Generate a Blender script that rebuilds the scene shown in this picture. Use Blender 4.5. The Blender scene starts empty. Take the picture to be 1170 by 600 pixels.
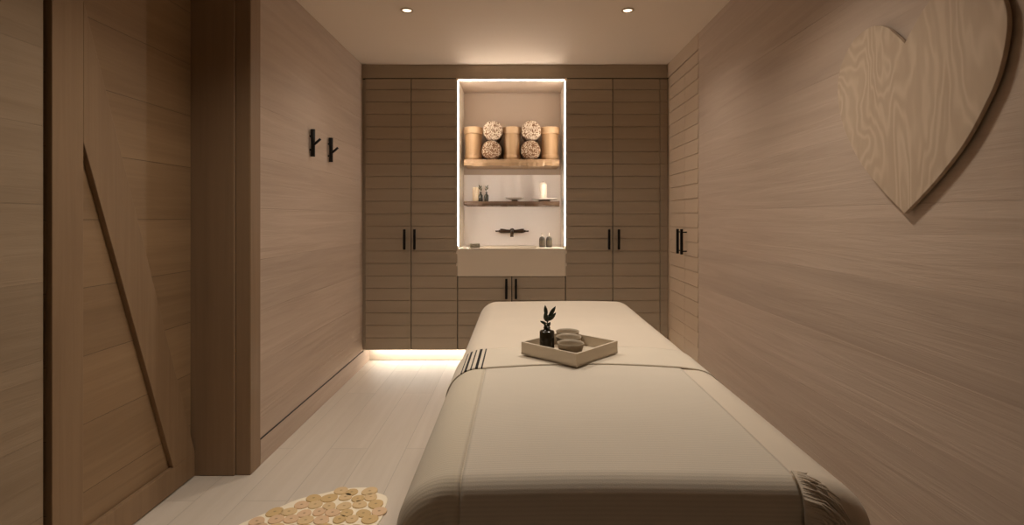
import bpy, math, random
from mathutils import Vector
C = bpy.context.scene.collection
PI = math.pi
FPX, PX0, PY0, EYE = 600.0, 593.0, 248.0, 1.19

# ------------------------------------------------------------------ colours
def lin(c):
    out = []
    for v in c:
        v /= 255.0
        out.append(v/12.92 if v <= 0.04045 else ((v+0.055)/1.055)**2.4)
    return tuple(out)+(1.0,)

class NT:
    def __init__(s, name):
        s.m = bpy.data.materials.new(name); s.m.use_nodes = True
        s.t = s.m.node_tree; s.n = s.t.nodes; s.l = s.t.links
        s.b = s.n['Principled BSDF']
    def new(s, typ, **kw):
        n = s.n.new(typ)
        for k, v in kw.items(): setattr(n, k, v)
        return n
    def link(s, a, b): s.l.new(a, b)
    def coord(s, kind='Object', scale=(1,1,1), rot=(0,0,0), loc=(0,0,0)):
        tc = s.new('ShaderNodeTexCoord'); mp = s.new('ShaderNodeMapping')
        mp.inputs['Scale'].default_value = scale; mp.inputs['Rotation'].default_value = rot
        mp.inputs['Location'].default_value = loc
        s.link(tc.outputs[kind], mp.inputs[0]); return mp.outputs[0]
    def noise(s, vec, scale, detail=4, rough=0.55, dist=0.0):
        n = s.new('ShaderNodeTexNoise'); s.link(vec, n.inputs['Vector'])
        n.inputs['Scale'].default_value = scale; n.inputs['Detail'].default_value = detail
        n.inputs['Roughness'].default_value = rough; n.inputs['Distortion'].default_value = dist
        return n.outputs['Fac']
    def ramp(s, fac, stops):
        r = s.new('ShaderNodeValToRGB'); s.link(fac, r.inputs[0])
        e = r.color_ramp.elements
        while len(e) < len(stops): e.new(0.5)
        for k, (p, c) in enumerate(stops): e[k].position = p; e[k].color = c
        return r.outputs[0]
    def math(s, op, a, b=None, c=None):
        n = s.new('ShaderNodeMath', operation=op)
        for k, v in enumerate((a, b, c)):
            if v is None: continue
            if isinstance(v, (int, float)): n.inputs[k].default_value = v
            else: s.link(v, n.inputs[k])
        return n.outputs[0]
    def mix(s, fac, a, b, blend='MIX'):
        n = s.new('ShaderNodeMix', data_type='RGBA', blend_type=blend)
        for sock, v in ((n.inputs[0], fac), (n.inputs[6], a), (n.inputs[7], b)):
            if isinstance(v, (int, float)): sock.default_value = v
            elif isinstance(v, tuple): sock.default_value = v
            else: s.link(v, sock)
        return n.outputs[2]
    def bump(s, h, strength, dist, prev=None):
        n = s.new('ShaderNodeBump'); n.inputs['Strength'].default_value = strength
        n.inputs['Distance'].default_value = dist; s.link(h, n.inputs['Height'])
        if prev: s.link(prev, n.inputs['Normal'])
        return n.outputs[0]
    def done(s, col=None, rough=0.6, normal=None, spec=0.5):
        if col is not None:
            if isinstance(col, tuple): s.b.inputs['Base Color'].default_value = col
            else: s.link(col, s.b.inputs['Base Color'])
        if isinstance(rough, (int, float)): s.b.inputs['Roughness'].default_value = rough
        else: s.link(rough, s.b.inputs['Roughness'])
        s.b.inputs['Specular IOR Level'].default_value = spec
        if normal: s.link(normal, s.b.inputs['Normal'])
        return s.m

def gray(v): return (v, v, v, 1)

def wood(name, base, dark, axis='Y', rough=0.62, grain=(1.2, 26), contrast=1.0, bump=0.25, plank=None,
         seam=0.6, figure=0.0, spec=0.3, seed=0.0, vary=0.10):
    """wood whose grain runs along axis; plank=(plane, length, height) lays boards along the grain."""
    s = NT(name)
    lo, hi = grain
    sc = {'X': (lo, hi, hi), 'Y': (hi, lo, hi), 'Z': (hi, hi, lo)}[axis]
    base_l, dark_l = lin(base), lin(dark)
    v = s.coord(scale=sc, loc=(seed, seed*1.7, seed*0.6))
    off = None
    if plank:
        plane, L, H = plank
        tc = s.new('ShaderNodeTexCoord'); sp = s.new('ShaderNodeSeparateXYZ'); cb = s.new('ShaderNodeCombineXYZ')
        s.link(tc.outputs['Object'], sp.inputs[0])
        s.link(sp.outputs[plane[0]], cb.inputs[0]); s.link(sp.outputs[plane[1]], cb.inputs[1])
        br = s.new('ShaderNodeTexBrick'); s.link(cb.outputs[0], br.inputs['Vector'])
        br.inputs['Scale'].default_value = 1; br.inputs['Brick Width'].default_value = L
        br.inputs['Row Height'].default_value = H; br.inputs['Mortar Size'].default_value = 0.0016
        br.inputs['Mortar Smooth'].default_value = 0.3; br.offset = 0.37; br.offset_frequency = 2
        br.inputs['Color1'].default_value = gray(0); br.inputs['Color2'].default_value = gray(1)
        br.inputs['Mortar'].default_value = gray(0.5); br.inputs['Bias'].default_value = 0
        add = s.new('ShaderNodeVectorMath', operation='ADD'); scl = s.new('ShaderNodeVectorMath', operation='SCALE')
        s.link(br.outputs['Color'], scl.inputs[0]); scl.inputs['Scale'].default_value = 9.0
        s.link(v, add.inputs[0]); s.link(scl.outputs[0], add.inputs[1]); v = add.outputs[0]
    n1 = s.noise(v, 1.0, 6, 0.62, 0.6)
    sc2 = tuple(x*0.12 if x == hi else x*0.45 for x in sc)
    if figure: sc2 = tuple(5.2 if x == hi else 1.7 for x in sc)
    v2 = s.coord(scale=sc2, loc=(seed+3, 1, 2)); n2 = s.noise(v2, 1.0, 3 if figure else 3, 0.42 if figure else 0.5, 0.3 if figure else 0.8)
    g = s.math('ADD', s.math('MULTIPLY', n1, 0.6), s.math('MULTIPLY', n2, 0.4))
    hgt = n1
    if figure:
        ring = s.math('SINE', s.math('MULTIPLY', n2, 120.0))
        ring = s.math('MULTIPLY', s.math('ADD', ring, 1.0), 0.5)
        ring = s.math('POWER', ring, 1.6)
        g = s.math('ADD', s.math('MULTIPLY', g, 1-figure), s.math('MULTIPLY', ring, figure))
        hgt = s.math('ADD', n1, s.math('MULTIPLY', ring, 0.6))
    a, b = 0.5-0.2/contrast, 0.5+0.2/contrast
    col = s.ramp(g, [(max(0, a), dark_l), (min(1, b), base_l)])
    if plank:
        pv = s.math('MULTIPLY_ADD', br.outputs['Color'], vary*2, 1-vary)
        cmb = s.new('ShaderNodeCombineXYZ')
        for k in range(3): s.link(pv, cmb.inputs[k])
        col = s.mix(1.0, col, cmb.outputs[0], 'MULTIPLY')
        col = s.mix(s.math('MULTIPLY', br.outputs['Fac'], seam), col, tuple(x*0.35 for x in dark_l[:3])+(1,))
    nrm = s.bump(hgt, bump, 0.004)
    if plank:
        nrm = s.bump(s.math('SUBTRACT', 1.0, br.outputs['Fac']), 0.5, 0.003, nrm)
    return s.done(col, rough, nrm, spec)

def plain(name, rgb, rough=0.5, metal=0.0, spec=0.5, bump=0.0, bscale=200, mottling=0.0):
    s = NT(name); c = lin(rgb); nrm = None; v = s.coord()
    nz = s.noise(v, bscale, 3)
    if bump: nrm = s.bump(nz, bump, 0.002)
    col = s.mix(s.math('MULTIPLY', s.noise(v, 6, 4), mottling*2), c, tuple(x*0.72 for x in c[:3])+(1,)) if mottling else c
    s.b.inputs['Metallic'].default_value = metal
    return s.done(col, rough, nrm, spec)

def emit(name, rgb, strength):
    s = NT(name); s.b.inputs['Emission Color'].default_value = rgb+(1,)
    s.b.inputs['Emission Strength'].default_value = strength
    return s.done(lin((240, 230, 215)), 0.5)

def cloth(name, rgb, rib=0.0, ribfreq=150.0, stripes=None, weave=0.25):
    """woven cloth; UV holds metres across (u) and along (v)"""
    s = NT(name); c = lin(rgb)
    uv = s.coord('UV'); sp = s.new('ShaderNodeSeparateXYZ'); s.link(uv, sp.inputs[0])
    n = s.noise(s.coord('UV', scale=(8, 8, 8)), 1.0, 4)
    col = s.mix(s.math('MULTIPLY', n, 0.5), c, tuple(x*0.86 for x in c[:3])+(1,))
    wv = s.math('ADD', s.math('SINE', s.math('MULTIPLY', sp.outputs[0], 2*PI*330)), s.math('SINE', s.math('MULTIPLY', sp.outputs[1], 2*PI*330)))
    nrm = s.bump(s.math('ADD', s.math('MULTIPLY', wv, 0.0), s.noise(uv, 500, 2)), weave, 0.0012)
    if rib:
        nn = s.noise(s.coord('UV', scale=(3, 14, 1)), 1.0, 3)
        rr = s.math('SINE', s.math('ADD', s.math('MULTIPLY', sp.outputs[1], 2*PI*ribfreq), s.math('MULTIPLY', nn, 2.0)))
        rr = s.math('MULTIPLY_ADD', rr, 0.5, 0.5)
        col = s.mix(s.math('MULTIPLY', s.math('SUBTRACT', 1.0, rr), 0.17), col, tuple(x*0.45 for x in c[:3])+(1,))
        nrm = s.bump(rr, rib, 0.003, nrm)
    if stripes:
        acc = None
        for (u, w) in stripes:
            d = s.math('ABSOLUTE', s.math('SUBTRACT', sp.outputs[0], u))
            k = s.math('LESS_THAN', d, w/2)
            acc = k if acc is None else s.math('MAXIMUM', acc, k)
        col = s.mix(acc, col, lin((28, 24, 22)))
    s.b.inputs['Sheen Weight'].default_value = 0.15
    return s.done(col, 0.9, nrm, 0.15)

# ------------------------------------------------------------------ mesh building
class MB:
    def __init__(s): s.v = []; s.f = []; s.uv = {}; s.sm = []
    def add(s, verts, faces, uvs=None, smooth=False):
        o = len(s.v); s.v += [tuple(p) for p in verts]
        if uvs:
            for k, t in enumerate(uvs): s.uv[o+k] = t
        for f in faces: s.f.append([o+i for i in f]); s.sm.append(smooth)
        return s
    def box(s, x0, x1, y0, y1, z0, z1, b=0.0):
        """box with chamfered edges of size b"""
        if b <= 0:
            v = [(x, y, z) for x in (x0, x1) for y in (y0, y1) for z in (z0, z1)]
            return s.add(v, [(0,1,3,2), (4,6,7,5), (0,4,5,1), (2,3,7,6), (0,2,6,4), (1,5,7,3)])
        xs, ys, zs = (x0, x1), (y0, y1), (z0, z1); v = []; ix = {}
        for i in (0, 1):
            for j in (0, 1):
                for k in (0, 1):
                    sx, sy, sz = (1-2*i), (1-2*j), (1-2*k)
                    for ax in range(3):
                        p = [xs[i]+sx*b, ys[j]+sy*b, zs[k]+sz*b]
                        p[ax] = (xs[i], ys[j], zs[k])[ax]
                        ix[(i, j, k, ax)] = len(v); v.append(p)
        F = []
        for ax in range(3):
            for q in (0, 1):
                loop = []
                for (m, n) in ((0,0), (1,0), (1,1), (0,1)):
                    key = [0,0,0]; key[ax] = q; o = [t for t in range(3) if t != ax]
                    key[o[0]] = m; key[o[1]] = n; loop.append(ix[(key[0], key[1], key[2], ax)])
                F.append(loop)
        for ax in range(3):
            o = [t for t in range(3) if t != ax]
            for m in (0, 1):
                for n in (0, 1):
                    a = [0,0,0]; a[o[0]] = m; a[o[1]] = n; c2 = list(a); c2[ax] = 1
                    F.append([ix[(*a, o[0])], ix[(*c2, o[0])], ix[(*c2, o[1])], ix[(*a, o[1])]])
        for i in (0, 1):
            for j in (0, 1):
                for k in (0, 1): F.append([ix[(i,j,k,0)], ix[(i,j,k,1)], ix[(i,j,k,2)]])
        return s.add(v, F)
    def lathe(s, prof, cx=0, cy=0, cz=0, n=32, smooth=True, cap=True):
        v = []; F = []
        for (r, z) in prof:
            for k in range(n):
                a = 2*PI*k/n; v.append((cx+r*math.cos(a), cy+r*math.sin(a), cz+z))
        for i in range(len(prof)-1):
            for k in range(n):
                k2 = (k+1) % n; F.append((i*n+k, i*n+k2, (i+1)*n+k2, (i+1)*n+k))
        if cap:
            F.append(tuple(range(n-1, -1, -1))); F.append(tuple((len(prof)-1)*n+k for k in range(n)))
        return s.add(v, F, smooth=smooth)
    def tube(s, pts, rad, n=10, smooth=True, flat=1.0):
        pts = [Vector(p) for p in pts]; m = len(pts)
        if isinstance(rad, (int, float)): rad = [rad]*m
        v = []; F = []; up = None
        for i, p in enumerate(pts):
            d = (pts[min(i+1, m-1)]-pts[max(i-1, 0)]).normalized()
            if up is None:
                up = Vector((0,0,1)) if abs(d.z) < 0.9 else Vector((0,1,0))
            a = d.cross(up).normalized(); b = a.cross(d).normalized(); up = b
            for k in range(n):
                t = 2*PI*k/n; v.append(p+a*rad[i]*math.cos(t)+b*rad[i]*flat*math.sin(t))
        for i in range(m-1):
            for k in range(n):
                k2 = (k+1) % n; F.append((i*n+k, i*n+k2, (i+1)*n+k2, (i+1)*n+k))
        F.append(tuple(range(n-1, -1, -1))); F.append(tuple((m-1)*n+k for k in range(n)))
        return s.add(v, F, smooth=smooth)
    def prism(s, poly, ax, a0, a1):
        """poly: list of (p,q) in the two other axes, extruded along ax"""
        n = len(poly)
        def P(p, q, a):
            t = [0,0,0]; o = [k for k in range(3) if k != ax]; t[ax] = a; t[o[0]] = p; t[o[1]] = q; return t
        v = [P(p, q, a0) for p, q in poly]+[P(p, q, a1) for p, q in poly]
        F = [tuple(range(n)), tuple(range(2*n-1, n-1, -1))]
        F += [(i, (i+1) % n, n+(i+1) % n, n+i) for i in range(n)]
        return s.add(v, F)
    def grid(s, fn, na, nb, uvf=None):
        v = []; uv = []
        for i in range(na+1):
            for j in range(nb+1):
                p = fn(i/na, j/nb); v.append(p[:3]); uv.append(p[3:5] if len(p) > 3 else (i/na, j/nb))
        F = [(i*(nb+1)+j, (i+1)*(nb+1)+j, (i+1)*(nb+1)+j+1, i*(nb+1)+j+1) for i in range(na) for j in range(nb)]
        return s.add(v, F, uv, True)
    def build(s, name, mat, parent=None, origin=(0,0,0)):
        me = bpy.data.meshes.new(name)
        o0 = Vector(origin)
        me.from_pydata([Vector(p)-o0 for p in s.v], [], s.f); me.materials.append(mat)
        for p, f in zip(me.polygons, s.sm): p.use_smooth = f
        if s.uv:
            L = me.uv_layers.new(name='UVMap')
            for lp in me.loops: L.data[lp.index].uv = s.uv.get(lp.vertex_index, (0, 0))
        me.update()
        import bmesh
        bm = bmesh.new(); bm.from_mesh(me); bmesh.ops.recalc_face_normals(bm, faces=bm.faces); bm.to_mesh(me); bm.free()
        ob = bpy.data.objects.new(name, me); C.objects.link(ob); ob.location = o0
        if parent: ob.parent = parent
        return ob

def tag(o, label=None, cat=None, group=None, kind=None):
    if label: o['label'] = label
    if cat: o['category'] = cat
    if group: o['group'] = group
    if kind: o['kind'] = kind
    return o
def empty(name, loc=(0,0,0), label=None, cat=None, group=None, rz=0):
    o = bpy.data.objects.new(name, None); C.objects.link(o); o.location = loc; o.rotation_euler.z = rz
    o.empty_display_size = 0.05
    return tag(o, label, cat, group)
def copy_tree(o, parent=None):
    c = o.copy(); C.objects.link(c)
    if parent: c.parent = parent
    for ch in list(o.children): copy_tree(ch, c)
    return c
def struct(o, label=None): return tag(o, label, kind='structure')
def bevel(o, w, seg=2):
    m = o.modifiers.new('bevel', 'BEVEL'); m.width = w; m.segments = seg; m.limit_method = 'ANGLE'
    m.angle_limit = math.radians(40); return o

# ------------------------------------------------------------------ materials
M = {}
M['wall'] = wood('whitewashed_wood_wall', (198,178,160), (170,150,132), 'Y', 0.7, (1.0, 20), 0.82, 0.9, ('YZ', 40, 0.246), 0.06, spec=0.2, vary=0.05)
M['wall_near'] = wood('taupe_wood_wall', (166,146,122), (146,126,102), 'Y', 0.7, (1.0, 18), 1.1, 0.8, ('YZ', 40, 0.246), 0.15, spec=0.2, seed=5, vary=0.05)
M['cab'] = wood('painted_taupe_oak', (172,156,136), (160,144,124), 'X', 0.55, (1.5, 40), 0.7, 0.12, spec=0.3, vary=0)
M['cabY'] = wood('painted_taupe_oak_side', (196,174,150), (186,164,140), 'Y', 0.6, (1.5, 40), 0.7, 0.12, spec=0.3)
M['dark'] = plain('shadow_gap_black', (30,24,19), 0.8)
M['ceil'] = plain('ceiling_paint', (228,212,194), 0.9, spec=0.2, bump=0.05)
M['floor'] = wood('bleached_oak_floor', (220,209,194), (204,192,175), 'Y', 0.48, (1.2, 22), 0.8, 0.10, ('YX', 1.35, 0.194), 0.36, spec=0.4, vary=0.035)
M['door'] = wood('brown_oak_boards', (158,130,98), (130,104,76), 'Y', 0.55, (1.1, 24), 1.0, 0.25, ('YZ', 30.0, 0.236), 0.55, spec=0.3, seed=2, vary=0.07)
M['doorf'] = wood('brown_oak_frame', (154,127,97), (132,106,79), 'Z', 0.55, (1.1, 28), 0.9, 0.2, spec=0.3, seed=8)
M['post'] = wood('brown_oak_post', (146,120,93), (124,100,76), 'Z', 0.5, (0.8, 26), 0.9, 0.2, spec=0.3, seed=4)
M['heart'] = wood('pale_plywood', (200,179,155), (180,158,134), 'Z', 0.6, (1.6, 13), 0.9, 0.12, figure=0.30, spec=0.3, seed=1.3)
M['white'] = plain('white_composite', (222,208,188), 0.35, spec=0.4)
M['splash'] = plain('white_splashback', (248,238,228), 0.5, mottling=0.03)
M['niche'] = plain('niche_taupe_paint', (184,164,144), 0.8)
M['black'] = plain('black_metal', (22,18,16), 0.45, 0.6)
M['bronze'] = plain('aged_bronze', (82,64,50), 0.35, 0.8)
M['shelf'] = wood('live_edge_oak', (160,130,98), (130,102,72), 'X', 0.5, (1.5, 30), 1.0, 0.2, spec=0.3)
M['shelf2'] = wood('live_edge_walnut', (88,65,44), (62,44,28), 'X', 0.5, (1.5, 30), 1.0, 0.2, spec=0.3)
M['bucket'] = wood('pale_pine_staves', (196,162,122), (160,124,86), 'Z', 0.5, (2.0, 34), 1.0, 0.15, spec=0.4)
M['band'] = wood('pale_pine_band', (204,172,134), (176,142,104), 'X', 0.5, (6, 40), 1.0, 0.1, spec=0.4)
M['glassd'] = plain('dark_green_glass', (44,38,24), 0.2, spec=0.6)
M['leaf'] = plain('dark_leaf', (44,52,30), 0.45, mottling=0.4)
M['leaf2'] = plain('dusty_leaf', (84,76,50), 0.6, mottling=0.3)
M['brownb'] = plain('brown_bottle', (54,46,32), 0.3, mottling=0.2)
M['stone'] = plain('grey_stoneware', (172,155,130), 0.55, bump=0.2, bscale=300, mottling=0.3)
M['tray'] = plain('tray_lacquer', (212,196,172), 0.45)
M['wax'] = plain('cream_wax', (244,232,212), 0.5)
M['waxc'] = plain('beige_wax', (232,208,174), 0.5)
M['porcelain'] = plain('porcelain', (232,218,202), 0.25)
M['soap'] = plain('olive_card', (84,74,54), 0.6, mottling=0.3)
M['rail'] = plain('lamp_ring', (190,168,140), 0.4)
M['mattress'] = plain('mattress_vinyl', (200,186,164), 0.5)
M['sheet'] = cloth('cream_sheet', (222,207,186), weave=0.2)
M['cover'] = cloth('ribbed_cover', (219,207,188), rib=0.05, ribfreq=135)
M['panel'] = cloth('cover_border', (218,205,182), rib=0.06, ribfreq=135)
M['fold'] = cloth('striped_band', (222,209,188), stripes=[(-.171,.0045), (-.157,.0085), (-.140,.0045), (-.1235,.0085), (-.108,.0045)])
M['rugbase'] = plain('cream_felt', (250,238,212), 0.8)

def loop_towel(name, rgb, dens):
    s = NT(name); c = lin(rgb); v = s.coord()
    vo = s.new('ShaderNodeTexVoronoi'); s.link(s.coord(scale=(1, 1, 1)), vo.inputs['Vector'])
    vo.inputs['Scale'].default_value = 95
    n = s.noise(v, 60, 3)
    pit = s.ramp(s.math('MULTIPLY_ADD', n, 0.55, s.math('MULTIPLY', vo.outputs['Distance'], 0.55)), [(dens, gray(0)), (dens+0.10, gray(1))])
    col = s.mix(pit, c, lin((112, 82, 58)))
    nrm = s.bump(s.math('SUBTRACT', 1.0, vo.outputs['Distance']), 0.8, 0.004)
    return s.done(col, 0.95, nrm, 0.1)
M['towelA'] = loop_towel('looped_towel_light', (204,184,160), 0.53)
M['towelB'] = loop_towel('looped_towel_speckled', (182,160,136), 0.47)

def slice_mat(name, rgb, ring, core):
    s = NT(name); v = s.coord()
    ln = s.new('ShaderNodeVectorMath', operation='LENGTH'); s.link(v, ln.inputs[0])
    nz = s.noise(v, 40, 3)
    r = s.math('ADD', ln.outputs['Value'], s.math('MULTIPLY', nz, 0.008))
    w = s.math('MULTIPLY_ADD', s.math('SINE', s.math('MULTIPLY', r, 1300)), 0.5, 0.5)
    col = s.mix(s.math('MULTIPLY', w, 0.35), lin(rgb), lin(ring))
    cr = s.ramp(r, [(0.0, gray(1)), (0.0075, gray(1)), (0.0105, gray(0))])
    col = s.mix(s.math('MULTIPLY', cr, 0.75), col, lin(core))
    return s.done(col, 0.6, None, 0.3)
M['slices'] = [slice_mat('log_slice_tan', (226,198,152), (212,180,132), (140,98,60)),
               slice_mat('log_slice_pink', (228,196,158), (216,178,140), (110,66,46)),
               slice_mat('log_slice_dark', (218,188,136), (192,158,106), (112,86,50))]

LEDC = (1.0, 0.89, 0.79)
M['led'] = emit('led_strip', LEDC, 125.0)
M['ledtop'] = emit('led_top_strip', LEDC, 15.0)
M['ledtoe'] = emit('led_toe_strip', (1.0, 0.93, 0.84), 38.0)
M['bulb'] = emit('downlight_lens', (1.0, 0.78, 0.55), 3.0)

# ------------------------------------------------------------------ dimensions
XR, XL, XLN = 1.18, -1.245, -1.50
CY = 4.17                       # cabinet fronts
H = 2.40
NX0, NX1, NZ0, NZ1, NY = -.4865, .368, .94, 2.288, 4.65

# ---- shell
struct(MB().box(-1.75, 1.4, -1.3, 4.9, -.06, 0).build('floor', M['floor']))
struct(MB().box(-1.75, 1.4, -1.3, 4.9, H, H+.06).build('ceiling', M['ceil']))
struct(MB().box(XR, XR+.06, -1.2, 3.45, .0, H).build('wall_right', M['wall']))
struct(MB().box(XR+.03, XR+.09, 3.45, 4.75, 0, H).build('wall_right_cupboard', M['dark']))
wl = struct(MB().box(XL-.06, XL, 2.50, 4.75, 0, H).build('wall_left', M['wall']))
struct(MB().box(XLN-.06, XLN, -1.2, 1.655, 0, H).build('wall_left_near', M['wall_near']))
struct(MB().box(-1.60, -1.56, 1.655, 2.50, 0, H).build('wall_left_recess', M['dark']))
struct(MB().box(XLN-.06, XR+.06, -1.26, -1.2, 0, H).build('wall_rear', M['post']))
# skirting: flush board under a fine groove, its shadow drawn as a black strip
struct(MB().box(XL, XL+.006, 2.52, CY+.02, 0, .118, .001).box(XL, XL+.001, 2.52, CY+.02, .118, .127).build('baseboard_left', M['wall']))
struct(MB().box(XL-.002, XL+.0035, 2.52, CY+.02, .1185, .1255).build('trim_4', M['dark']))
struct(MB().box(XR-.006, XR, -1.2, 3.445, 0, .108, .001).build('baseboard_right', M['wall']))
struct(MB().box(XR-.0035, XR+.002, -1.2, 3.445, .1085, .1145).build('trim_5', M['dark']))
# jamb post that faces the camera, and its slim outer casing
struct(MB().box(-1.512, -1.306, 2.410, 2.60, 0, H, .004).build('trim_1', M['post']))
struct(MB().box(-1.306, -1.236, 2.418, 2.512, 0, H, .003).build('trim_2', M['post']))

# ---- boarded door on the left with stile, bottom rail and diagonal brace
dr = struct(empty('door_1', (0, 0, 0)))
MB().box(-1.545, -1.506, 1.672, 2.408, .006, 2.34).build('board_panel', M['door'], dr)
bevel(MB().box(-1.506, -1.486, 1.672, 1.792, .006, 2.34).build('stile', M['doorf'], dr), .002)
bevel(MB().box(-1.506, -1.486, 1.792, 2.408, .006, .112).build('bottom_rail', M['doorf'], dr), .002)
bevel(MB().box(-1.506, -1.486, 1.792, 2.408, 2.22, 2.34).build('top_rail', M['doorf'], dr), .002)
bevel(MB().prism([(1.792, 1.445), (2.258, .112), (2.408, .112), (1.792, 1.93)], 0, -1.506, -1.4855).build('diagonal_brace', M['doorf'], dr), .002)

# ------------------------------------------------------------------ cabinets
SP = .0985
def slats(z0, z1):
    """clapboard profile, heights of the ledges"""
    zs = []; k = 0
    while 2.2-SP*k > z0+.01:
        if 2.2-SP*k < z1-.01: zs.append(2.2-SP*k)
        k += 1
    return zs
def door_profile(z0, z1, dep=.0045, th=.02):
    """(offset, z) outline; offset grows towards the room"""
    pts = [(-th, z1), (0, z1)]
    top = z1
    for z in slats(z0, z1)+[z0]:
        frac = min(1, (top-z)/SP)
        pts.append((dep*frac, z+.0035))
        if z > z0: pts += [(-.004, z+.0030), (-.004, z)]
        pts.append((0, z-.0005 if z > z0 else z))
        top = z
    pts.append((-th, z0)); return pts
def door_face_y(mb, x0, x1, z0, z1):
    pts = [(CY-o, z) for o, z in door_profile(z0, z1)]
    mb.prism(pts, 0, x0, x1); return mb
def bar_handle(parent, x, y, z0, z1, dx, dy):
    """flat black bar on two standoffs; (dx,dy) unit vector into the room"""
    mb = MB(); w = .009
    ox, oy = x+dx*.036, y+dy*.036
    mb.box(ox-w, ox+w, oy-w*.9, oy+w*.9, z0, z1, .0025)
    for z in (z0+.022, z1-.022): mb.tube([(x, y, z), (ox, oy, z)], .0042, 8)
    return mb.build('handle', M['black'], parent)

def wardrobe(x0, xs, x1, z0, z1, label, hz=(.933, 1.093), hx=None, cat='wardrobe', name='wardrobe'):
    t = empty(name, ((x0+x1)/2, CY+.24, 0), label, cat)
    def put(o): o.matrix_parent_inverse = t.matrix_basis.inverted(); return o
    b = MB().box(x0-.001, x1+.001, CY+.0215, CY+.46, z0, z1+.001).build('body', M['dark'], t); put(b)
    for (a, c, h) in ((x0+.0025, xs-.0032, hx[0]), (xs+.0032, x1-.0025, hx[1])):
        d = put(door_face_y(MB(), a, c, z0, z1).build('door', M['cab'], t))
        hd = bar_handle(d, h, CY, hz[0], hz[1], 0, -1)
    return t
wardrobe(-1.223, -.8555, -.4885, .134, 2.286, 'tall taupe slatted two-door wardrobe to the left of the washbasin niche', hx=(-.9035, -.8235))
wardrobe(.370, .744, 1.119, .134, 2.286, 'tall taupe slatted two-door wardrobe to the right of the washbasin niche', hx=(.710, .787))
wardrobe(-.4865, -.0575, .368, .134, .715, 'low taupe two-door cabinet beneath the white washbasin', hz=(.543, .703), hx=(-.100, -.024), cat='cabinet', name='base_cabinet')
# right-hand built-in with its doors flush in the side wall
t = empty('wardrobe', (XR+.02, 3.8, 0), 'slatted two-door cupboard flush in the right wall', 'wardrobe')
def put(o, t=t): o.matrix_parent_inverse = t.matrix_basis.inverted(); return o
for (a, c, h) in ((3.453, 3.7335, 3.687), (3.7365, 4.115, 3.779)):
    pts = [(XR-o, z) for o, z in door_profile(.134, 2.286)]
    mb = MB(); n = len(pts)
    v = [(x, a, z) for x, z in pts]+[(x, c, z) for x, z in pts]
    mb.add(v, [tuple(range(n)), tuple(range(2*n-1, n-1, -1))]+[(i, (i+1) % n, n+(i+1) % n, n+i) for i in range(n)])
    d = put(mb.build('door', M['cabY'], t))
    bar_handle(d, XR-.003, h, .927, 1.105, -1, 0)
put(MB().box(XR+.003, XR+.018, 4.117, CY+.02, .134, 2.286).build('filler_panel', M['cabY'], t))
# fillers and header band
struct(MB().box(-1.245, -1.2255, CY+.012, CY+.03, .134, 2.286).build('trim_6', M['cab']))
struct(door_face_y(MB(), 1.1215, XR, .134, 2.286).build('trim_7', M['cab']))
struct(MB().box(XL, XR, CY-.002, CY+.03, 2.294, H, .001).build('trim_3', M['cab']))
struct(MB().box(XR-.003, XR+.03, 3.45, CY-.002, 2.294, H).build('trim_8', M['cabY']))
struct(MB().box(XL, XR, CY+.012, CY+.03, 2.284, 2.296).build('trim_9', M['dark']))
# toe kicks
struct(MB().box(XL, XR, 4.36, 4.38, .004, .134).build('trim_10', M['white']))
struct(MB().box(XR+.12, XR+.14, 3.45, 4.75, 0, .134).build('trim_11', M['white']))
struct(MB().box(-1.223, XR, CY+.47, 4.75, 0, H).build('wall_back', M['niche'])) if False else None
# niche linings
struct(MB().box(NX0-.05, NX1+.05, NY+.0, NY+.03, 1.562, NZ1+.02).build('wall_back', M['niche']))
struct(MB().box(NX0-.05, NX1+.05, NY-.004, NY+.03, .70, 1.562).build('wall_back_splash', M['splash']))
struct(MB().box(NX0-.012, NX0, CY-.001, NY, .722, NZ1+.006).build('trim_12', M['white']))
struct(MB().box(NX1, NX1+.012, CY-.001, NY, .722, NZ1+.006).build('trim_13', M['white']))
struct(MB().box(NX0, NX1, CY+.0, NY, NZ1, NZ1+.012).build('trim_14', M['niche']))

# LED profiles
t = empty('led_strip', (0, CY, NZ1), 'glowing light strip framing the top and sides of the niche', 'light strip')
o = MB().box(NX0+.010, NX1-.010, CY+.012, CY+.030, NZ1-.010, NZ1-.001).build('diffuser', M['ledtop'], t); o.matrix_parent_inverse = t.matrix_basis.inverted()
for xa in (NX0+.0003, NX1-.0018):
    o = MB().box(xa, xa+.0015, CY+.022, CY+.036, NZ0+.02, NZ1-.012).build('diffuser', M['led'], t); o.matrix_parent_inverse = t.matrix_basis.inverted()
o = MB().box(NX0+.001, NX1-.001, CY-.002, CY+.002, NZ1-.0035, NZ1-.0005).build('profile', M['rail'], t); o.matrix_parent_inverse = t.matrix_basis.inverted()
o = MB().box(-1.20, 1.16, 4.305, 4.325, .122, .134).build('led_strip', M['ledtoe'])
tag(o, 'white light strip under the tall cupboards along the floor', 'light strip')
o = MB().box(XR+.02, XR+.035, 3.47, 4.12, .122, .132).build('led_strip', M['ledtoe'])
tag(o, 'short white light strip under the cupboard in the right wall', 'light strip')

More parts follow.
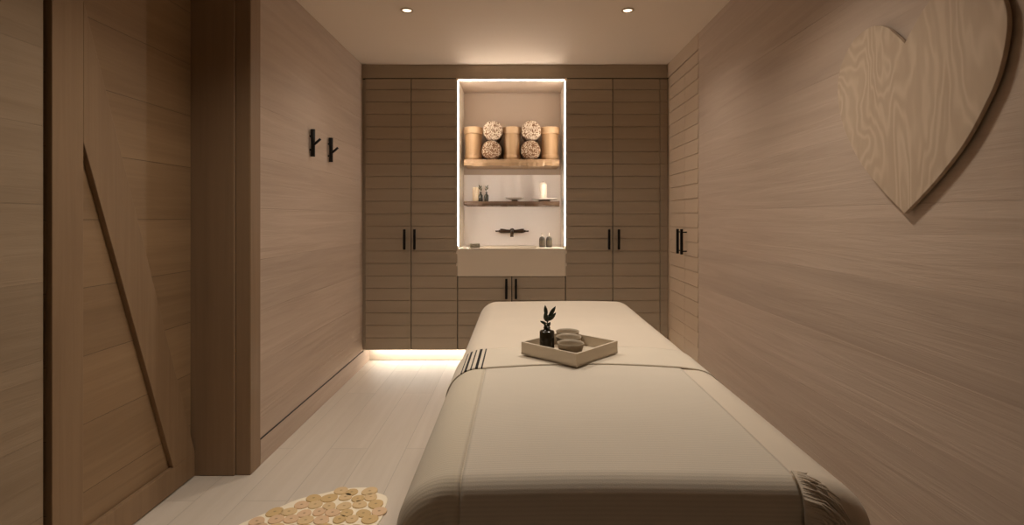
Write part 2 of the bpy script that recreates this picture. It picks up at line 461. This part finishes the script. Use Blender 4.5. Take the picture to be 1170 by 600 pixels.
# washbasin block
mb = MB()
x0, x1, y0, y1, z0, z1 = NX0+.001, NX1-.001, CY-.006, NY-.005, .719, .94
bx0, bx1, by0, by1, bz = x0+.10, x1-.22, y0+.035, y1-.12, z1-.12
V = [(x0,y0,z0),(x1,y0,z0),(x1,y1,z0),(x0,y1,z0),(x0,y0,z1),(x1,y0,z1),(x1,y1,z1),(x0,y1,z1),
     (bx0,by0,z1),(bx1,by0,z1),(bx1,by1,z1),(bx0,by1,z1),(bx0+.02,by0+.02,bz),(bx1-.02,by0+.02,bz),(bx1-.02,by1-.02,bz),(bx0+.02,by1-.02,bz)]
mb.add(V, [(0,3,2,1),(0,1,5,4),(1,2,6,5),(2,3,7,6),(3,0,4,7),(4,5,9,8),(5,6,10,9),(6,7,11,10),(7,4,8,11),(8,9,13,12),(9,10,14,13),(10,11,15,14),(11,8,12,15),(12,13,14,15)])
t = empty('washbasin', (0, 4.4, .719), 'white block washbasin filling the bottom of the lit niche', 'washbasin')
o = mb.build('basin', M['white'], t); o.matrix_parent_inverse = t.matrix_basis.inverted(); bevel(o, .003)
o = MB().lathe([(.022,0),(.022,.004),(.010,.005)], (bx0+bx1)/2, (by0+by1)/2, bz, 20).build('drain', M['bronze'], t); o.matrix_parent_inverse = t.matrix_basis.inverted()

# live-edge shelves
def shelf(z0, z1, mat, label, seed):
    rnd = random.Random(seed); n = 40; xa, xb = -.457, .334
    ph = [rnd.uniform(0, 6) for _ in range(4)]
    def wob(u): return .004*math.sin(7*u+ph[0])+.0025*math.sin(17*u+ph[1])+.0015*math.sin(41*u+ph[2])
    v = []; F = []
    for i in range(n+1):
        x = xa+(xb-xa)*i/n; w = wob(x*4)
        v += [(x, 4.335+abs(w)*.8, z1), (x, 4.328+w, (z0+z1)/2), (x, 4.338+w, z0+w), (x, NY-.004, z0), (x, NY-.004, z1)]
    for i in range(n):
        for k in range(5): a = i*5+k; b = i*5+(k+1) % 5; F.append((a, b, b+5, a+5))
    F += [(4,3,2,1,0), tuple(n*5+k for k in range(5))]
    o = MB().add(v, F).build('wall_shelf', mat); bevel(o, .002)
    return tag(o, label, 'shelf')
shelf(1.613, 1.6665, M['shelf'], 'thick pale live-edge shelf holding the wooden pails and rolls', 1)
shelf(1.282, 1.320, M['shelf2'], 'thin dark live-edge shelf between the tap and the upper shelf', 4)

# wooden pails
def pail(x, label):
    z = 1.6668; y = 4.475
    t = empty('wooden_pail', (x, y, z), label, 'pail', 'wooden pails on the upper shelf')
    MB().lathe([(.068,0),(.0685,.03),(.069,.05),(.0715,.222),(.072,.226)], n=40).build('body', M['bucket'], t)
    MB().lathe([(.069,.003),(.0735,.004),(.0738,.046),(.069,.049)], n=40, cap=False).build('lower_hoop', M['bucket'], t)
    MB().lathe([(.072,.226),(.0800,.2265),(.0815,.230),(.0812,.275),(.079,.282),(.068,.283),(.067,.262)], n=40).build('rim', M['band'], t)
    return t
pail(-.388, 'pale wooden pail at the left end of the upper shelf')
pail(-.0585, 'pale wooden pail between the two stacks of rolls')
pail(.263, 'pale wooden pail at the right end of the upper shelf')
def roll(x, z, r, mat, label, sd):
    rnd = random.Random(sd); n = 48
    prof = [(0.0, 4.380), (r*.3, 4.378), (r*.6, 4.379), (r*.85, 4.381), (r*.96, 4.388), (r, 4.400), (r, 4.60), (r*.95, 4.618), (0.0, 4.622)]
    v = []; F = []; m = len(prof)
    for i, (q, y) in enumerate(prof):
        for k in range(n):
            a = 2*PI*k/n; j = 1+(.015*math.sin(3*a+sd)+.012*rnd.uniform(-1, 1))*(1 if 2 < i < 8 else 0)
            v.append((x+q*j*math.cos(a), y+(rnd.uniform(-.0018, .0018) if 0 < i < 5 else 0), z+q*j*math.sin(a)))
    for i in range(m-1):
        for k in range(n): k2 = (k+1) % n; F.append((i*n+k, i*n+k2, (i+1)*n+k2, (i+1)*n+k))
    o = MB().add(v, F, smooth=True).build('rolled_towel', mat, origin=(x, 4.5, z-r))
    return tag(o, label, 'towel', 'rolled towels on the upper shelf')
roll(-.2195, 1.9165, .0812, M['towelA'], 'light looped roll on top of the left stack', 1)
roll(-.2305, 1.7510, .0815, M['towelB'], 'darker speckled roll at the bottom of the left stack', 2)
roll(.1025, 1.9165, .0812, M['towelA'], 'light looped roll on top of the right stack', 3)
roll(.0975, 1.7510, .0815, M['towelB'], 'darker speckled roll at the bottom of the right stack', 4)

# leaf helper
def leaf(mb, base, tip, w, normal=(0,-1,0), curl=.12):
    b, t = Vector(base), Vector(tip); d = t-b; s = d.cross(Vector(normal)).normalized(); nn = s.cross(d).normalized()
    L = d.length; m = 7; v = []
    for i in range(m+1):
        u = i/m; ww = w*math.sin(PI*min(1, u*.93+.05))**.8; c = b+d*u+nn*curl*L*math.sin(PI*u)
        v += [c-s*ww/2+nn*ww*.15, c-nn*.0006, c+s*ww/2+nn*ww*.15, c+nn*.0006]
    F = []
    for i in range(m):
        for k in range(4): a = i*4+k; b2 = i*4+(k+1) % 4; F.append((a, b2, b2+4, a+4))
    F += [(3,2,1,0), tuple(m*4+k for k in range(4))]
    mb.add(v, F, smooth=True)

# bud bottles on the lower shelf
def bud(x, label, flip):
    t = empty('bud_bottle', (x, 4.42, 1.3202), label, 'bottle', 'bud bottles on the lower shelf')
    MB().lathe([(.0165,0),(.0185,.003),(.0185,.048),(.015,.056),(.0075,.062),(.0075,.074),(.0088,.076),(.0088,.080)], n=24).build('bottle', M['glassd'], t)
    mb = MB(); f = -1 if flip else 1
    mb.tube([(0,0,.078), (.002*f,0,.10), (-.006*f,0,.125)], .0016, 6)
    leaf(mb, (.001,0,.088), (.013*f,-.004,.112), .010); leaf(mb, (0,0,.10), (-.018*f,-.004,.118), .012)
    leaf(mb, (-.004*f,0,.115), (-.014*f,0,.140), .012); leaf(mb, (-.003*f,0,.112), (.010*f,0,.134), .011)
    mb.build('sprig', M['leaf2'], t); return t
bud(-.323, 'left one of two small dark bottles holding a leafy sprig', False)
bud(-.274, 'right one of two small dark bottles holding a leafy sprig', True)
o = MB().lathe([(.026,0),(.028,.002),(.028,.120),(.025,.125),(.008,.124)], n=28).tube([(0,0,.124),(.001,0,.133)], .0012, 6).build('pillar_candle', M['waxc'])
o.location = (-.372, 4.52, 1.3202); tag(o, 'squat beige pillar candle behind the two bud bottles', 'candle')
t = empty('footed_dish', (-.036, 4.44, 1.3202), 'small white footed dish in the middle of the lower shelf', 'dish')
MB().lathe([(.030,.014),(.055,.020),(.078,.031),(.080,.034),(.075,.033),(.05,.024),(.01,.021)], n=32).build('bowl', M['porcelain'], t)
MB().lathe([(.036,0),(.034,.003),(.022,.010),(.026,.0142)], n=28).build('foot', M['shelf2'], t)
t = empty('candle_plate', (.215, 4.45, 1.3202), 'wide white plate on a dark foot under the tall candle', 'plate')
MB().lathe([(.04,.012),(.085,.015),(.108,.022),(.108,.026),(.08,.020),(.01,.018)], n=36).build('plate', M['porcelain'], t)
MB().lathe([(.052,0),(.052,.004),(.045,.0122)], n=28).build('foot', M['shelf2'], t)
t = empty('pillar_candle', (.204, 4.45, 1.3202+.0185), 'tall white domed candle standing on the plate', 'candle')
MB().lathe([(.028,0),(.030,.002),(.031,.118),(.029,.132),(.020,.142),(.006,.146)], n=32).build('wax', M['wax'], t)
MB().tube([(0,0,.144),(.001,0,.154)], .0012, 6).build('wick', M['black'], t)

# things on the basin ledge
o = MB().box(-.040, .040, -.022, .022, 0, .034, .002).build('soap_box', M['soap'])
o.location = (-.360, 4.235+.03, .9402); tag(o, 'small olive box lying on the left of the basin ledge', 'box')
bevel(o, .0015)
def pump(x, label):
    t = empty('soap_dispenser', (x, 4.36, .9402), label, 'dispenser', 'soap dispensers on the basin ledge')
    MB().lathe([(.023,0),(.025,.003),(.025,.066),(.022,.078),(.012,.086),(.009,.088)], n=28).build('bottle', M['brownb'], t)
    MB().lathe([(.0253,.014),(.0255,.016),(.0255,.056),(.0253,.058)], n=28, cap=False).build('paper_label', M['soap'], t)
    mb = MB().lathe([(.010,.088),(.010,.098),(.004,.099),(.004,.110),(.008,.111),(.008,.116)], n=20)
    mb.tube([(0,0,.113),(-.002,-.022,.112),(-.002,-.025,.108)], .0028, 8)
    mb.build('pump', M['porcelain'], t); return t
pump(.192, 'left one of two brown pump bottles on the basin ledge')
pump(.249, 'right one of two brown pump bottles on the basin ledge')

# wall tap
t = empty('wall_tap', (-.0605, NY-.005, 1.066), 'bronze wall-mounted bar tap over the washbasin', 'tap')
MB().lathe([(.024,0),(.024,.006),(.014,.008),(.014,.03)], n=24).build('wall_flange', M['bronze'], t).rotation_euler = (PI/2, 0, 0)
mb = MB().tube([(-.105,-.045,.004), (-.085,-.045,.003), (-.05,-.045,0), (0,-.045,-.002), (.05,-.045,0), (.085,-.045,.003), (.105,-.045,.004)], [.018,.019,.015,.013,.015,.019,.018], 16)
mb.build('bar', M['bronze'], t)
for sx in (-1, 1):
    mb = MB().tube([(sx*.105,-.045,.002), (sx*.113,-.045,.0), (sx*.120,-.045,0), (sx*.138,-.045,0), (sx*.145,-.045,0)], [.010,.011,.006,.006,.0075], 12)
    mb.build('lever', M['bronze'], t)
MB().tube([(0,-.03,0), (0,-.09,-.002), (0,-.15,-.010), (0,-.165,-.022), (0,-.167,-.046)], [.013,.013,.0135,.014,.0145], 14).build('spout', M['bronze'], t)

# coat hooks shaped like twigs on the left wall
def hook(y, z0, z1, label, k):
    t = empty('coat_hook', (XL, y, z0), label, 'hook', 'twig coat hooks on the left wall')
    Hh = z1-z0
    MB().tube([(.018,0,0), (.019,.001,Hh*.5), (.018,0,Hh)], [.0135,.0125,.0145], 10, flat=.9).build('upright', M['black'], t)
    MB().tube([(.02,0,Hh*k), (.045,-.004,Hh*k+.018), (.066,-.006,Hh*k+.036)], [.009,.0078,.0075], 8).build('peg', M['black'], t)
    for q in (.25, .75): MB().tube([(0,0,Hh*q),(.016,0,Hh*q)], .006, 8).build('standoff', M['black'], t)
    return t
hook(3.125, 1.550, 1.712, 'nearer of two black twig-shaped hooks on the left wall', .42)
hook(3.425, 1.549, 1.706, 'farther of two black twig-shaped hooks on the left wall', .36)

# ------------------------------------------------------------------ heart on the right wall
half = [(0,1.704),(.03,1.735),(.07,1.774),(.11,1.797),(.155,1.807),(.21,1.801),(.26,1.778),(.30,1.735),(.321,1.69),(.327,1.645),(.319,1.585),(.299,1.52),(.27,1.468),(.227,1.404),(.18,1.350),(.10,1.277),(0,1.200)]
def cr(p0, p1, p2, p3, t):
    return tuple(.5*((2*b)+(-a+c)*t+(2*a-5*b+4*c-d)*t*t+(-a+3*b-3*c+d)*t**3) for a, b, c, d in zip(p0, p1, p2, p3))
hp = []
for i in range(len(half)-1):
    p0 = half[max(i-1, 0)]; p3 = half[min(i+2, len(half)-1)]
    for q in range(5): hp.append(cr(p0, half[i], half[i+1], p3, q/5))
hp.append(half[-1])
hs = 1.0158
poly = [((1.553+d)*hs, 1.19+(z-1.19)*hs) for d, z in hp]+[((1.553-d)*hs, 1.19+(z-1.19)*hs) for d, z in hp[-2:0:-1]]
t = empty('wooden_heart', (XR, 1.553, 1.2), 'large pale plywood heart mounted on the right wall', 'wall decoration')
o = MB().prism(poly, 0, XR-.022, XR-.009).build('heart_panel', M['heart'], t); o.matrix_parent_inverse = t.matrix_basis.inverted(); bevel(o, .0015)
o = MB().box(XR-.009, XR, 1.40, 1.70, 1.45, 1.68).build('mounting_batten', M['doorf'], t); o.matrix_parent_inverse = t.matrix_basis.inverted()

# ------------------------------------------------------------------ treatment bed
BX0, BX1, BY0, BY1, TOP = -.207, .598, .865, 2.815, .748
t = empty('massage_table', ((BX0+BX1)/2, (BY0+BY1)/2, 0), 'massage table under the sheet and ribbed cover', 'massage table')
def putb(o, t=t): o.matrix_parent_inverse = t.matrix_basis.inverted(); return o
o = putb(MB().box(BX0+.012, BX1-.012, BY0+.012, BY1-.012, TOP-.13, TOP-.014).build('mattress', M['mattress'], t)); bevel(o, .085, 5)
putb(MB().box(BX0+.06, BX1-.06, BY0+.08, BY1-.08, TOP-.22, TOP-.132, .005).build('frame', M['doorf'], t))
for lx in (BX0+.09, BX1-.15):
    for ly in (BY0+.12, BY1-.18):
        putb(bevel(MB().box(lx, lx+.06, ly, ly+.06, 0, TOP-.221).build('leg', M['doorf'], t), .004))

RX, RY = .095, .038
HEM = BX1-.130
def drape(off0, a0, a1, b0, b1, na, nb, flare=.02, fold=.007, taper=0.0):
    fx0, fx1, fy0, fy1 = BX0+RX, BX1-RX, BY0+RY, BY1-.08
    def fn(i, j):
        a = a0+(a1-a0)*i; b = b0+(b1-b0)*j
        ox = a-fx0 if a < fx0 else (a-fx1 if a > fx1 else 0.0)
        oy = b-fy0 if b < fy0 else (b-fy1 if b > fy1 else 0.0)
        bx, by = a-ox, b-oy
        crown = .010*max(0, 1-((bx-.2)/.31)**2)*min(1, (by-fy0+.1)/.3, (fy1-by+.1)/.3) + .0015*math.sin(9*bx+4*by)*math.sin(5*by)
        o = math.hypot(ox, oy)
        off = off0-taper*min(1, max(0, (a-HEM)/.05))
        if o < 1e-6: return (bx, by, TOP+off+crown, a, b)
        dx, dy = ox/o, oy/o
        ry = RY if b < fy0 else .08
        rr = ry+(RX-ry)*dx*dx+off
        q = rr*PI/2
        if o <= q: th = o/rr; h = rr*math.sin(th); d = rr*(1-math.cos(th))
        else:
            L = o-q; h = rr+flare*L; d = rr+L
            s_ = a*7+b*6+math.atan2(dy, dx)*5
            cornr = min(1, abs(dx*dy)*2.5)
            h += (fold*math.sin(s_*2.6)+fold*.6*math.sin(s_*5.3+1))*min(1, L/.25)*(1+2.0*cornr)
        z = max(.05, TOP+off-d+crown*max(0, 1-o/.12))
        return (bx+dx*h, by+dy*h, z, a, b)
    return MB().grid(fn, na, nb)
sh = drape(0, BX0-.42, BX1+.42, BY0-.40, BY1+.40, 120, 200).build('bed_sheet', M['sheet'])
tag(sh, 'smooth cream sheet covering the head end of the massage table', 'sheet')
def solid(o, th):
    m = o.modifiers.new('thickness', 'SOLIDIFY'); m.thickness = th; m.offset = -1; return o
solid(sh, .002)
YF, YB = 1.520, 1.735        # near edge and far edge of the striped turned-down band
cv = empty('bed_cover', (.2, 1.2, TOP), 'ribbed beige cover over the foot of the table with striped band', 'blanket')
def putc(o): o.matrix_parent_inverse = cv.matrix_basis.inverted(); return o
SEAM = -.098

main = putc(drape(.003, SEAM+.0015, HEM, BY0-.46, YB-.02, 90, 260).build('ribbed_field', M['cover'], cv)); solid(main, .0022)
side = putc(drape(.003, BX0-.47, SEAM-.0015, BY0-.46, YB-.02, 60, 260).build('border_panel', M['panel'], cv)); solid(side, .0022)
sm = putc(drape(.0018, SEAM-.003, SEAM+.003, BY0-.46, YB-.02, 2, 160).build('seam', M['panel'], cv)); solid(sm, .003)
fb = putc(drape(.0068, BX0-.47, BX1+.02, YF, YB, 120, 20, taper=.0035).build('turned_down_band', M['fold'], cv)); solid(fb, .003)
fb['label'] = 'turned-down band with black stripes at its left end'
# frayed fringe hanging from the near right corner of the cover
rnd = random.Random(5); mb = MB()
fx1, fy0, rr = BX1-RX, BY0+RY, RY+.012
hx = HEM
for k in range(210):
    o_ = .006+.294*k/210; q = rr*PI/2
    if o_ <= q: th = o_/rr; h = rr*math.sin(th); d = rr*(1-math.cos(th))
    else: L = o_-q; h = rr+.05*L; d = rr+L
    p = Vector((hx-.004, fy0-h-.001, TOP+.009-d)); ln = rnd.uniform(.045, .085)*min(1, .25+o_/.05)
    sag = min(1, o_/.05)
    q1 = p+Vector((ln*.45, rnd.uniform(-.010, -.003), -ln*.10*sag)); q2 = q1+Vector((ln*.30, rnd.uniform(-.010, .0), -ln*rnd.uniform(.15, .4)*sag))
    q3 = q2+Vector((ln*rnd.uniform(.05, .35), rnd.uniform(-.006, .006), -ln*.45*sag))
    mb.tube([p, q1, q2, q3], [.0016, .0021, .0019, .0010], 5)
putc(mb.build('fringe', M['sheet'], cv))

# ------------------------------------------------------------------ tray and what it carries
TZ = TOP+.0198
TA = math.atan2(1.475-1.617, .16-.0073)
tc = ((.0073+.3056)/2, (1.617+1.631)/2)
t = empty('serving_tray', (tc[0], tc[1], TZ), 'square beige tray standing cornerwise on the bed', 'tray', rz=TA)
s_ = .106; w = .007; hh = .038
MB().box(-s_, s_, -s_, s_, 0, .005).build('tray_base', M['tray'], t)
mb = MB()
out = [(-s_,-s_), (s_,-s_), (s_,s_), (-s_,s_)]; inn = [(x*(1-w/s_), y*(1-w/s_)) for x, y in out]
v = [(x, y, 0) for x, y in out]+[(x, y, hh) for x, y in out]+[(x, y, hh) for x, y in inn]+[(x, y, .0052) for x, y in inn]
F = []
for k in range(4):
    k2 = (k+1) % 4; F += [(k, k2, 4+k2, 4+k), (4+k, 4+k2, 8+k2, 8+k), (8+k, 8+k2, 12+k2, 12+k)]
bevel(mb.add(v, F).build('tray_rim', M['tray'], t), .0012)
def bowl(x, y, r, label):
    p = [(.52,0),(.56,.006),(.60,.008),(.84,.45),(.96,.88),(1.0,1.0),(.955,1.0),(.90,.85),(.76,.45),(.5,.22),(.05,.20)]
    o = MB().lathe([(a*r, b*.047) for a, b in p], n=36).build('stoneware_bowl', M['stone'])
    o.location = (x, y, TZ+.0054); return tag(o, label, 'bowl', 'stoneware bowls on the tray')
bowl(.152, 1.5465, .0400, 'small grey stoneware bowl nearest the front corner of the tray')
bowl(.154, 1.6275, .0400, 'middle one of three grey stoneware bowls on the tray')
bowl(.158, 1.7065, .0380, 'small grey stoneware bowl farthest back on the tray')
t = empty('bud_vase', (.086, 1.615, TZ+.0054), 'dark glass vase with a green sprig standing on the tray', 'vase')
MB().lathe([(.021,0),(.0228,.002),(.0228,.064),(.021,.067),(.012,.069),(.010,.073),(.011,.078),(.0095,.079)], n=32).build('bottle', M['glassd'], t)
mb = MB()
mb.tube([(0,0,.074), (.001,0,.09), (-.001,0,.108), (-.003,0,.118)], .0016, 7)
mb.tube([(0,0,.088), (.006,0,.104), (.016,0,.112)], .0012, 6)
for (b, tip, w_) in [((-.002,0,.112), (-.006,-.002,.146), .012), ((.006,0,.112), (.026,-.004,.143), .012), ((.004,0,.098), (.027,-.006,.124), .012),
                     ((-.001,0,.096), (-.007,-.008,.126), .015), ((-.001,0,.088), (-.021,-.004,.098), .009), ((0,0,.08), (.010,-.010,.096), .011),
                     ((0,0,.078), (-.010,-.012,.090), .011), ((0,0,.074), (.008,-.016,.074), .012), ((0,.002,.095), (.008,.014,.115), .012)]:
    leaf(mb, b, tip, w_)
mb.build('sprig', M['leaf'], t)

# ------------------------------------------------------------------ rug of log slices
RC = (-.864, 1.887); RA, RB = .285, .415
t = empty('log_slice_rug', (RC[0], RC[1], 0), 'oval rug of pale log slices on the floor beside the bed', 'rug')
def inside(x, y, m=0.0):
    yy = (y-RC[1])/(RB-m); xx = (x-RC[0]-.4*(y-RC[1]))/(RA-m); return xx*xx+yy*yy
rnd = random.Random(11); cand = []
sp = .0615
for j in range(-9, 10):
    for i in range(-9, 10):
        x = RC[0]+(i+.5*(j % 2))*sp+rnd.uniform(-.009, .009); y = RC[1]+j*sp*.866+rnd.uniform(-.009, .009)
        if inside(x, y, .021) <= 1: cand.append([x, y, .02])
for c in cand:            # grow every slice until it nearly meets its neighbours
    near = sorted(math.hypot(c[0]-d[0], c[1]-d[1]) for d in cand if d is not c)
    c[2] = min(.037, max(.02, sum(near[:3])/3*.505))
pts = [tuple(c) for c in cand]
poly = []
for k in range(72):
    th = 2*PI*k/72; j = 1+.012*math.sin(9*th)+.01*math.sin(14*th+1)
    j *= .985; y = RB*math.sin(th)*j; x = .4*y+RA*math.cos(th)*j; poly.append((x, y))
MB().prism(poly, 2, 0.0005, .006).build('felt_backing', M['rugbase'], t)
for (x, y, r) in pts:
    mb = MB(); n = 22; ph = rnd.uniform(0, 6); e = rnd.uniform(.02, .09); v = []
    for (q, z) in ((1, 0), (1.0, .0035), (.965, .0045)):
        for k in range(n):
            a = 2*PI*k/n; rr_ = r*q*(1+e*math.cos(2*a+ph)+.025*math.sin(3*a+ph*2)); v.append((rr_*math.cos(a), rr_*math.sin(a), z))
    F = [tuple(range(n-1, -1, -1)), tuple(2*n+k for k in range(n))]
    for i in range(2):
        for k in range(n): k2 = (k+1) % n; F.append((i*n+k, i*n+k2, (i+1)*n+k2, (i+1)*n+k))
    o = mb.add(v, F).build('log_slice', rnd.choice(M['slices']), t)
    o.location = (x-RC[0], y-RC[1], .0062)

# ------------------------------------------------------------------ downlights
def downlight(x, y, power, label=None, ang=135, blend=1.0, col=(1.0, .90, .79)):
    t = empty('downlight', (x, y, H), label, 'ceiling light', 'recessed ceiling downlights')
    MB().lathe([(.026,-.001),(.036,-.001),(.038,-.004),(.036,-.006),(.029,-.006),(.026,-.002)], n=32, cap=False).build('trim_ring', M['rail'], t)
    MB().lathe([(.0258,-.0008),(.0258,-.0016),(.001,-.0018)], n=28).build('lens', M['bulb'], t)
    L = bpy.data.lights.new('downlight_beam', 'SPOT'); L.energy = power; L.color = col; L.spot_size = math.radians(ang)
    L.spot_blend = blend; L.shadow_soft_size = .10
    o = bpy.data.objects.new('downlight_beam', L); C.objects.link(o); o.parent = t; o.location = (0, 0, -.02)
    return t
P = 1.0
downlight(-.655, 3.07, 34*P, 'left one of two small round downlights in the ceiling')
downlight(.635, 3.07, 34*P, 'right one of two small round downlights in the ceiling')
downlight(-.655, 1.72, 78*P, 'downlight above the floor beside the bed')
downlight(.50, 1.80, 80*P, 'downlight above the near half of the bed')
downlight(-.655, .20, 6*P, 'unseen fill downlight added behind the camera on the door side')  # added out of view to lift the near left wall and door


# ------------------------------------------------------------------ world and camera
w = bpy.data.worlds.new('room_air'); bpy.context.scene.world = w; w.use_nodes = True
w.node_tree.nodes['Background'].inputs[0].default_value = (.5, .38, .28, 1)
w.node_tree.nodes['Background'].inputs[1].default_value = 0.0
cam = bpy.data.cameras.new('camera'); co = bpy.data.objects.new('camera', cam); C.objects.link(co)
co.location = (0, 0, EYE); co.rotation_euler = (PI/2, 0, 0)
cam.sensor_width = 36; cam.lens = FPX/1170*36; cam.clip_start = .02
cam.shift_x = -(PX0-585)/1170; cam.shift_y = (PY0-300)/1170
S = bpy.context.scene; S.camera = co
S.view_settings.view_transform = 'Standard'; S.view_settings.look = 'None'; S.view_settings.gamma = 1
S.view_settings.use_curve_mapping = False; S.view_settings.exposure = -0.44
